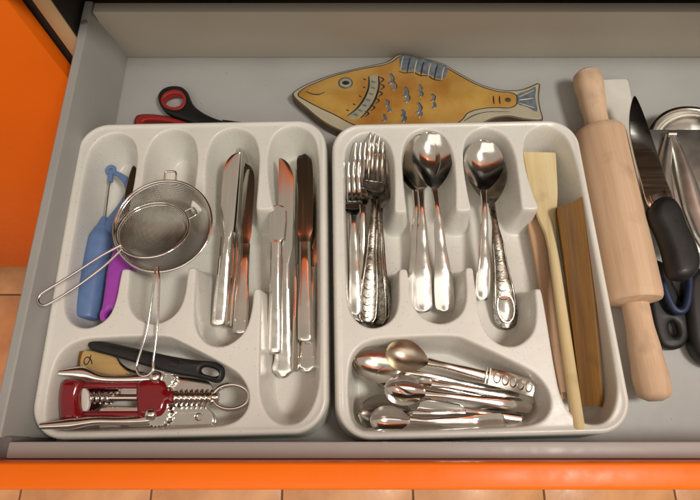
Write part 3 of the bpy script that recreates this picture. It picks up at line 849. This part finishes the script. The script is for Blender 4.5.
# black handled tool with oval hole
zk_ = 0.041
t = thing('peeler', 'black plastic handled peeler with oval hanging hole lying above the corkscrew', 'peeler', W(160, 362, 0.006))
ol = px2([(86.5, 345), (89, 341), (95, 340), (115, 343.5), (140, 349), (165, 354.5), (178, 357), (195, 359.5), (212, 361), (221, 365), (223.8, 371), (222, 379), (216, 382.5), (204, 379.5), (190, 376.5), (172, 373.5), (150, 367), (125, 359.5), (105, 354), (91, 350)], zk_, 5)
ho = px2([(200, 369), (204, 366.5), (212, 368), (217, 371), (218, 374.5), (213, 376), (206, 374.5), (201.5, 372.5)], zk_, 4)
slab('handle', ol, [ho], zk_ - 0.009, zk_, 'black_plastic', t, 0.0034)
V, F = tube([W(170, 362, zk_ + 0.0002), W(178, 364, zk_ + 0.0002)], 0.003, 8, flat=0.3); mesh('grip_ridge', V, F, 'black_plastic', t, world=True)

# ------------------------------------------------------------------ wooden tools
z3 = 0.034


def along(A, zA, B, zB, outline, th, mat, name, parent, bev):
    """flat wooden piece: outline given as (fraction along, half widths left/right in m)"""
    L = length(A, zA, B, zB)
    left = [Vector((s * L, l_, 0)) for s, l_, r_ in outline]; right = [Vector((s * L, -r_, 0)) for s, l_, r_ in outline][::-1]
    ol = smooth_path(left, 5) + smooth_path(right, 5)
    return slab(name, [(p.x, p.y) for p in ol], [], -th / 2, th / 2, mat, parent, bev, world=False), L


t = thing('wooden_strip', 'pinkish beige wooden stick lying lowest beneath the pale spatula', 'wooden stick')
along((566, 394), 0.012, (527, 182), 0.020, [(0, 0.004, 0.004), (0.01, 0.0065, 0.0065), (0.5, 0.0072, 0.0072), (0.98, 0.0080, 0.0080), (1, 0.0060, 0.0060)], 0.006, 'pink_wood', 'stick', t, 0.0018)
settle(t, (566, 394), 0.012, (527, 182), 0.020)
t = thing('wooden_spatula', 'pale wooden spatula with flared flat head and long round stick', 'spatula')
A, zA, B, zB = (578.5, 430), 0.046, (539, 153), 0.026
along(A, zA, B, zB, [(0.60, 0.0045, 0.0045), (0.66, 0.0060, 0.0055), (0.73, 0.0112, 0.0080), (0.82, 0.0155, 0.0125), (0.93, 0.0172, 0.0155), (0.99, 0.0178, 0.0168), (1.0, 0.0170, 0.0160)], 0.0055, 'pale_wood', 'head', t, 0.0016)
L = length(A, zA, B, zB)
pp = [Vector((s * L, 0, 0)) for s in (0, 0.004, 0.02, 0.2, 0.4, 0.6, 0.70, 0.78)]
V, F = tube(pp, [0.0046, 0.0054, 0.0056, 0.0054, 0.0050, 0.0048, 0.0046, 0.002], 16, flat=0.85); mesh('stick', V, F, 'pale_wood', t, sharp=50)
settle(t, A, zA, B, zB)
t = thing('wooden_scraper', 'brown tapered flat wooden scraper leaning against the tray wall', 'wooden scraper')
LS = length((591.5, 405), 0.029, (572, 198), 0.045)
ol = smooth_path([Vector((x * LS, y, 0)) for x, y in ((0.004, 0.0088), (0.15, 0.0096), (0.4, 0.0112), (0.62, 0.0128), (0.80, 0.0146), (0.90, 0.0158), (0.930, 0.0156), (0.945, 0.0135), (0.970, 0.0, ), (1.004, -0.0110), (1.004, -0.0140), (0.99, -0.0154), (0.85, -0.0142), (0.6, -0.0122), (0.4, -0.0118), (0.15, -0.0106), (0.004, -0.0098), (0.0, -0.0085), (0.0, 0.0078))], 4, True)
slab('board', [(p.x, p.y) for p in ol], [], -0.0018, 0.0018, 'brown_wood', t, 0.0012, world=False)
settle(t, (591.5, 405), 0.029, (572, 198), 0.045, R(3))

# ------------------------------------------------------------------ rolling pin
t = thing('rolling_pin', 'beech wooden rolling pin with turned handles lying beside the tray', 'rolling pin')
A, B = (655.5, 401), (586, 72); zz = 0.0265
L = length(A, zz, B, zz)


def frac(p): return length(A, zz, p, zz) / L


b0 = frac((634.5, 301)) ; b1 = frac((604, 132))
r0 = 0.0258
prof = [(b0 - 0.004 / L, 0.009), (b0, 0.0238), (b0 + 0.003 / L, 0.0253), (b0 + 0.008 / L, r0), (b1 - 0.008 / L, r0), (b1 - 0.003 / L, 0.0253), (b1, 0.0236), (b1 + 0.003 / L, 0.008)]
V, F = lathe([(s * L, r) for s, r in prof], 56); mesh('barrel', V, F, 'beech', t, sharp=40)


def handle_prof(s0, s1):
    ks = [(0, 0.0118), (0.06, 0.0121), (0.22, 0.0120), (0.55, 0.0140), (0.80, 0.0155), (0.93, 0.0145), (0.985, 0.0110), (1.0, 0.0060)]
    return [((s0 + (s1 - s0) * q) * L, keys(q, ks)) for q in [i / 30 for i in range(31)]] + [(s1 * L, 0.0001)]


V, F = lathe(handle_prof(b0, 0), 32); mesh('handle', V, F, 'beech', t, sharp=40)
V, F = lathe(handle_prof(b1, 1), 32); mesh('handle', V, F, 'beech', t, sharp=40)
settle(t, A, zz, B, zz)

# ------------------------------------------------------------------ things right of the rolling pin
t = thing('white_spatula', 'flat white plastic spatula behind the rolling pin handle', 'spatula', W(620, 120, 0.0))
slab('blade', px2([(601.5, 81), (604, 79.5), (625, 78.5), (628.5, 81), (634, 110), (643, 160), (647, 190), (622, 195), (610, 130)], 0.014, 3), [], 0.0100, 0.0140, 'white_plastic', t, 0.0012)
slab('dark_edge', px2([(599.8, 81), (602, 80.5), (611, 124), (609, 124)], 0.012, smooth=False), [], 0.0005, 0.0098, 'black_plastic', t, 0.0005)

t = thing('chef_knife', 'large dark bladed knife with moulded black handle beside the rolling pin', 'knife', W(660, 200, 0.0))
zk2 = 0.049
slab('blade', px2([(634.5, 95.5), (640, 104), (647, 122), (656, 148), (666, 178), (673, 202), (651, 208), (641, 180), (632, 145), (629.5, 125), (630.5, 108)], zk2, 4), [], zk2 - 0.0020, zk2, 'steel_blade', t, 0.0007)
slab('handle', px2([(651, 205), (660, 198), (671, 200), (679, 210), (686, 228), (694, 245), (698, 262), (695, 274), (685, 280), (673, 277), (668, 266), (664, 248), (657, 230), (650, 216)], zk2, 5), [], zk2 - 0.0130, zk2 + 0.009, 'black_plastic', t, 0.0080)
slab('bolster', px2([(649, 196), (665, 190), (670, 201), (653, 209)], zk2, smooth=False), [], zk2 - 0.0040, zk2 + 0.002, 'steel_patina', t, 0.0010)

t = thing('tool_handle', 'black plastic handle end with small slot under the large knife handle', 'handle', W(672, 320, 0.0))
zz2 = 0.013
slab('handle', px2([(648, 262), (665, 262), (676, 285), (688, 312), (691, 332), (686, 345), (674, 349), (662, 343), (655, 325), (650, 295)], zz2, 5), [px2([(671, 323), (674, 321), (677, 323), (679, 330), (678, 334), (674, 335), (671, 330)], zz2, 4)], 0.0006, zz2, 'black_plastic', t, 0.0045)
t = thing('plastic_loop', 'dark blue plastic loop between the black handles', 'loop', W(680, 295, 0.0))
lp = smooth_path([W(661, 278, 0.0205), W(667, 296, 0.0205), (W(674, 309, 0.0205)), W(682, 311, 0.0205), W(687, 302, 0.0205), W(689, 285, 0.0205), W(688, 270, 0.0205)], 6)
V, F = tube(lp, 0.0035, 12, flat=1.1); mesh('loop', V, F, 'navy_plastic', t, world=True, sharp=60)

t = thing('tool_handle', 'thick black plastic handle lying beside the dark blue loop', 'handle', W(700, 310, 0.0))
slab('handle', px2([(689, 280), (699, 268), (716, 268), (728, 300), (736, 340), (732, 362), (716, 366), (699, 352), (691, 322)], 0.020, 5), [], 0.0006, 0.020, 'black_plastic', t, 0.0070)

# steel ladle turned over and serving tongs
lc = W(698, 150, 0.028)
t = thing('ladle', 'polished steel ladle bowl lying open behind the flat turner', 'ladle', (lc.x, lc.y, 0.0))
prof = []
for i in range(22):
    a = math.pi / 2 * i / 21; prof.append((0.028 - 0.025 * math.sin(a), 0.0480 * math.cos(a)))
outer = [(0.0265 - 0.0258 * math.sin(math.pi / 2 * i / 21), 0.0498 * math.cos(math.pi / 2 * i / 21)) for i in range(22)]
prof = outer[::-1] + [(0.0280, 0.0530), (0.0292, 0.0538), (0.0300, 0.0530), (0.0296, 0.0500)] + prof
V, F = lathe(prof, 64, 'z')
mesh('bowl', V, F, 'steel', t, sharp=60)
V, F = tube([Vector((0.050, 0.0, 0.028)), Vector((0.08, 0.01, 0.033)), Vector((0.15, 0.02, 0.030))], 0.005, 10, flat=0.4); mesh('handle', V, F, 'steel', t)
t = thing('steel_turner', 'flat steel turner blade with straight edge lying across the ladle', 'turner', W(690, 180, 0.0))
slab('blade', px2([(645, 129.5), (722, 129.5), (724, 200), (716, 252), (693, 253), (683, 238), (670, 200), (655, 160)], 0.0330, smooth=False), [], 0.0310, 0.0330, 'brushed_steel', t, 0.0008)

tg = thing('serving_tongs', 'steel serving tongs with two broad leaf arms below the ladle', 'tongs', W(680, 190, 0.0))


def leaf(pts, zs_, name):
    """pts: (x, y, halfwidth m) in order; dished strip"""
    path = smooth_path([W(x, y, z_) for (x, y, h_), z_ in zip(pts, zs_)], 6); m = len(path); secs = []
    for i, q in enumerate(path):
        s = i / (m - 1) * (len(pts) - 1); k = min(int(s), len(pts) - 2); f = s - k
        hw = pts[k][2] * (1 - f) + pts[k + 1][2] * f
        tan = (path[min(i + 1, m - 1)] - path[max(i - 1, 0)]).normalized(); sd = Vector((-tan.y, tan.x, 0)).normalized()
        top = []; bot = []
        for j in range(9):
            u = -1 + j / 4
            zz_ = 0.0065 * (u * u) * min(1, hw / 0.008)
            top.append(q + sd * hw * u + Vector((0, 0, 0.0008 - zz_))); bot.append(q + sd * hw * u + Vector((0, 0, -0.0008 - zz_)))
        secs.append(top + bot[::-1])
    V, F = rings(secs); return mesh(name, V, F, 'brushed_steel', tg, world=True, sharp=60)


leaf([(671, 134, 0.004), (669, 150, 0.006), (667, 175, 0.0085), (671, 205, 0.010), (680, 232, 0.010), (692, 252, 0.006)], [0.041, 0.041, 0.040, 0.039, 0.039, 0.039], 'arm')
leaf([(673, 134, 0.004), (681, 150, 0.006), (690, 175, 0.009), (699, 205, 0.011), (709, 232, 0.010), (718, 252, 0.006)], [0.043, 0.043, 0.043, 0.042, 0.042, 0.042], 'arm')
V, F = tube([W(668, 134, 0.040), W(676, 134, 0.042)], 0.004, 12); mesh('hinge', V, F, 'steel', tg, world=True)

# ------------------------------------------------------------------ scissors behind the tray
t = thing('scissors', 'scissors with black and red soft grip handles lying behind the tray', 'scissors', W(180, 110, 0.0))
zs2 = 0.0125
ol = px2([(157.5, 99), (158.5, 92), (164, 87), (172, 85), (181, 86), (187, 91), (190, 98), (194, 105), (203, 112), (216, 118), (230, 122), (230, 126), (205, 126), (184, 119), (170, 114), (162, 108)], zs2, 5)
ho = px2([(163.5, 99), (167, 95), (173, 93), (180, 94), (183, 99), (181, 104.5), (174, 107), (167, 105)], zs2, 5)
slab('handle', ol, [ho], zs2 - 0.009, zs2, 'black_plastic', t, 0.0032)
ho2 = px2([(160.5, 99.5), (164, 93), (172.5, 89.5), (181, 91), (186, 98.5), (183, 107), (174.5, 110), (164.5, 107)], zs2 + 0.0006, 5)
ho3 = px2([(163.5, 99), (167, 95), (173, 93), (180, 94), (183, 99), (181, 104.5), (174, 107), (167, 105)], zs2 + 0.0006, 5)
slab('inner_grip', ho2, [ho3], zs2 - 0.0095, zs2 + 0.0008, 'red_rubber', t, 0.0012)
ol = px2([(133, 119), (135, 114), (142, 112), (155, 112.5), (168, 114.5), (184, 119), (200, 124), (196, 131), (170, 132), (145, 131), (134, 127)], 0.012, 5)
slab('handle', ol, [px2([(142, 121), (150, 119), (166, 120.5), (176, 124), (166, 127), (148, 127)], 0.012, 4)], 0.001, 0.0098, 'black_plastic', t, 0.0030)
ol2 = px2([(134.5, 119), (137, 115.2), (143, 113.4), (155, 114), (168, 116), (182, 120), (190, 124), (170, 129), (145, 129), (136, 125)], 0.012, 5)
slab('inner_grip', ol2, [px2([(142, 121), (150, 119), (166, 120.5), (176, 124), (166, 127), (148, 127)], 0.012, 4)], 0.0015, 0.0110, 'red_rubber', t, 0.0020)
slab('blade', px2([(222, 119.5), (235, 121), (275, 126), (300, 128), (270, 129), (232, 127), (222, 126)], 0.006, smooth=False), [], 0.0040, 0.0060, 'steel_blade', t, 0.0005)
slab('blade', px2([(190, 124), (222, 122), (290, 130), (250, 130), (192, 129)], 0.0035, smooth=False), [], 0.0012, 0.0036, 'steel_blade', t, 0.0005)

# ------------------------------------------------------------------ ceramic fish
zf = 0.014
fo = [(292, 95.5), (299, 87.5), (315, 80), (335, 73), (360, 67), (380, 63), (389, 60), (395, 55.5), (402, 53.8), (412, 55), (428, 58.5), (443, 63), (452, 68), (466, 76), (482, 84), (500, 89), (518, 89.5), (530, 86), (537.5, 82.5), (540.5, 84), (539.5, 97), (541, 108), (543.5, 118), (540, 121), (525, 120), (508, 117), (494, 119), (478, 126), (455, 131), (425, 134), (395, 135.5), (365, 135.5), (345, 133), (325, 124), (307, 110)]
fc = W(420, 100, 0.0)
fs = thing('ceramic_fish', 'mustard yellow ceramic fish plaque with blue painted fin and scales', 'fish plaque', (fc.x, fc.y, 0.0))


def fpx(pts, n=4): return px2(pts, zf, n)


def shrink(ol, d):
    """move an outline inwards"""
    n = len(ol); out = []
    ar = sum(ol[i][0] * ol[(i + 1) % n][1] - ol[(i + 1) % n][0] * ol[i][1] for i in range(n)); sg = 1 if ar > 0 else -1
    for i in range(n):
        a = Vector(ol[i - 1]); b = Vector(ol[(i + 1) % n]); tv = (b - a).normalized()
        out.append((ol[i][0] - tv.y * d * sg, ol[i][1] + tv.x * d * sg))
    return out


full = fpx(fo)
slab('plaque', full, [], 0.0006, zf, 'fish_body', fs, 0.0018)
slab('glaze', shrink(full, 0.0021), [], zf - 0.001, zf + 0.0005, 'fish_white', fs, 0.0004)
yo = [(298, 95), (304, 88.5), (318, 82), (337, 75), (362, 69), (382, 65.5), (392, 62), (398, 57.5), (404, 56), (414, 57.5), (428, 61), (442, 65.5), (451, 70.5), (465, 78.5), (481, 86.5), (498, 91.5), (512, 93), (517, 97), (516, 105), (508, 108), (495, 107.5), (480, 109), (468, 113), (462, 120), (450, 126), (420, 130), (395, 131.5), (370, 130), (352, 124), (335, 115), (318, 107), (305, 100)]
slab('painted_face', fpx(yo), [], zf, zf + 0.0008, 'fish_glaze', fs, 0.0003)
ZP = zf + 0.0009


def stroke(pts, r_, mat, name, zz_=ZP, taper=True):
    path = smooth_path([W(x, y, zz_) for x, y in pts], 5); m = len(path)
    rad = [r_ * (0.35 + 0.65 * math.sin(math.pi * min(1, max(0, (i + 0.5) / m))) ** 0.6) if taper else r_ for i in range(m)]
    V, F = tube(path, rad, 6, flat=0.35)
    return mesh(name, V, F, mat, fs, world=True, sharp=70)


# dark outline between the yellow face and its pale border
yo2 = [W(x, y, ZP) for x, y in yo]
V, F = tube(smooth_path(yo2, 4, True), 0.0006, 5, closed=True, flat=0.4); mesh('outline', V, F, 'fish_black', fs, world=True, sharp=70)
# mouth
stroke([(306, 91.5), (312, 94), (319, 94.5), (325, 92)], 0.0008, 'fish_black', 'mouth')
# eye
ec = W(345.5, 83, ZP)
slab('eye', ell(ec.x, ec.y, 0.0078, 0.0072), [], ZP - 0.0003, ZP + 0.0002, 'fish_blue', fs, 0.0002)
slab('eye_white', ell(ec.x, ec.y, 0.0064, 0.0058), [], ZP, ZP + 0.0004, 'fish_pale', fs, 0.0002)
slab('pupil', ell(ec.x + 0.0003, ec.y - 0.0002, 0.0042, 0.0028), [], ZP, ZP + 0.0006, 'fish_black', fs, 0.0002)
V, F = tube([ec + Vector((0.0079 * math.cos(a), 0.0073 * math.sin(a), 0)) for a in [2 * math.pi * k / 28 for k in range(28)]], 0.0005, 5, closed=True, flat=0.5); mesh('eye_outline', V, F, 'fish_black', fs, world=True)
# gill band: two lines with a ladder of dots and a scalloped side
slab('gill_band', fpx([(369, 77), (378, 76), (378.5, 85), (375, 98), (369, 108), (361, 117), (352, 120), (348, 116), (357, 108), (364, 99), (368, 88)]), [], zf, zf + 0.0010, 'fish_pale', fs, 0.0002)
stroke([(369, 76.5), (368.5, 88), (364, 99), (357, 108.5), (347.5, 116)], 0.0011, 'fish_black', 'gill_line', ZP + 0.0003)
stroke([(378.5, 76), (379, 86), (375.5, 98.5), (369.5, 108.5), (361, 118)], 0.0011, 'fish_black', 'gill_line', ZP + 0.0003)
for (x, y) in ((373.5, 82), (373, 88), (371, 94), (368, 100), (364.5, 105.5), (360.5, 110.5), (356, 115)):
    stroke([(x - 2.0, y - 0.8), (x + 2.0, y + 0.8)], 0.0012, 'fish_blue', 'gill_mark', ZP + 0.0003)
for (x, y) in ((381.5, 80), (382, 87), (380, 94), (377, 101), (372.5, 108), (366.5, 114)):
    stroke([(x - 2, y - 3), (x + 2.2, y - 0.5), (x - 1.5, y + 3)], 0.0009, 'fish_black', 'gill_scallop')
for (x, y) in ((366, 80), (365.5, 88), (361.5, 97), (355.5, 105), (349, 111)):
    stroke([(x, y), (x - 2.6, y - 1.2)], 0.0008, 'fish_black', 'gill_tick')
# dorsal fin
slab('fin_band', fpx([(400, 57), (404, 55.8), (420, 58.5), (436, 63), (447.5, 68.5), (443, 80), (430, 76), (414, 71.5), (402, 71), (399.5, 64)], 3), [], zf, zf + 0.0011, 'fish_blue', fs, 0.0002)
for k in range(7):
    x = 402 + 6.8 * k; y = 57.5 + 1.75 * k
    stroke([(x + 1.5, y - 1), (x - 0.2, y + 5), (x - 1.5, y + 13)], 0.0008, 'fish_black' if k % 2 else 'fish_white', 'fin_ray', ZP + 0.0005)
stroke([(399, 71.5), (405, 73), (414, 72.5), (420, 75.5), (428, 76), (434, 79.5), (443, 81)], 0.0007, 'fish_black', 'fin_line', ZP + 0.0004)
# scales
for (x, y) in ((391, 79), (394, 86), (405.5, 92), (407, 98), (420, 88), (421, 94), (433, 98), (387, 103), (389, 109), (403, 113), (404, 118.5), (419, 108), (420, 114), (384, 118), (434, 105)):
    q = random.uniform(0.75, 1.3); e = random.uniform(-0.8, 0.8)
    stroke([(x - 1.5 * q + e, y - 4 * q), (x + 1.0 * q, y - 1), (x + 0.2 + e, y + 2.5 * q), (x - 2.6 * q, y + 3.6 * q)], 0.0017 * random.uniform(0.8, 1.25), 'fish_blue', 'scale')
    stroke([(x - 0.2 + e, y - 4.5 * q), (x + 2.4 * q, y - 0.5 + e), (x + 1.4, y + 3.0 * q)], 0.0007, 'fish_black', 'scale_line')
# tail
slab('tail_fan', fpx([(517, 95), (528, 91), (535.5, 87.5), (535, 98), (537, 112), (527, 107.5), (517, 104)], 3), [], zf, zf + 0.0010, 'fish_blue', fs, 0.0002)
for (p, q) in (((519, 97), (534, 90)), ((519, 100), (534, 98)), ((519, 103), (535, 108))):
    stroke([p, ((p[0] + q[0]) / 2, (p[1] + q[1]) / 2), q], 0.0008, 'fish_white', 'tail_ray', ZP + 0.0003)
for x in (493.5, 499.5): stroke([(x, 96), (x, 100), (x + 0.5, 104)], 0.0008, 'fish_black', 'tail_band')
tc_ = W(508, 100, ZP)
slab('tail_hole', ell(tc_.x, tc_.y, 0.0034, 0.0030), [], ZP - 0.0002, ZP + 0.0004, 'fish_body', fs, 0.0002)
# belly fin line
stroke([(464, 121), (475, 115), (490, 112), (510, 112)], 0.0007, 'fish_black', 'fin_line', zf + 0.0006)
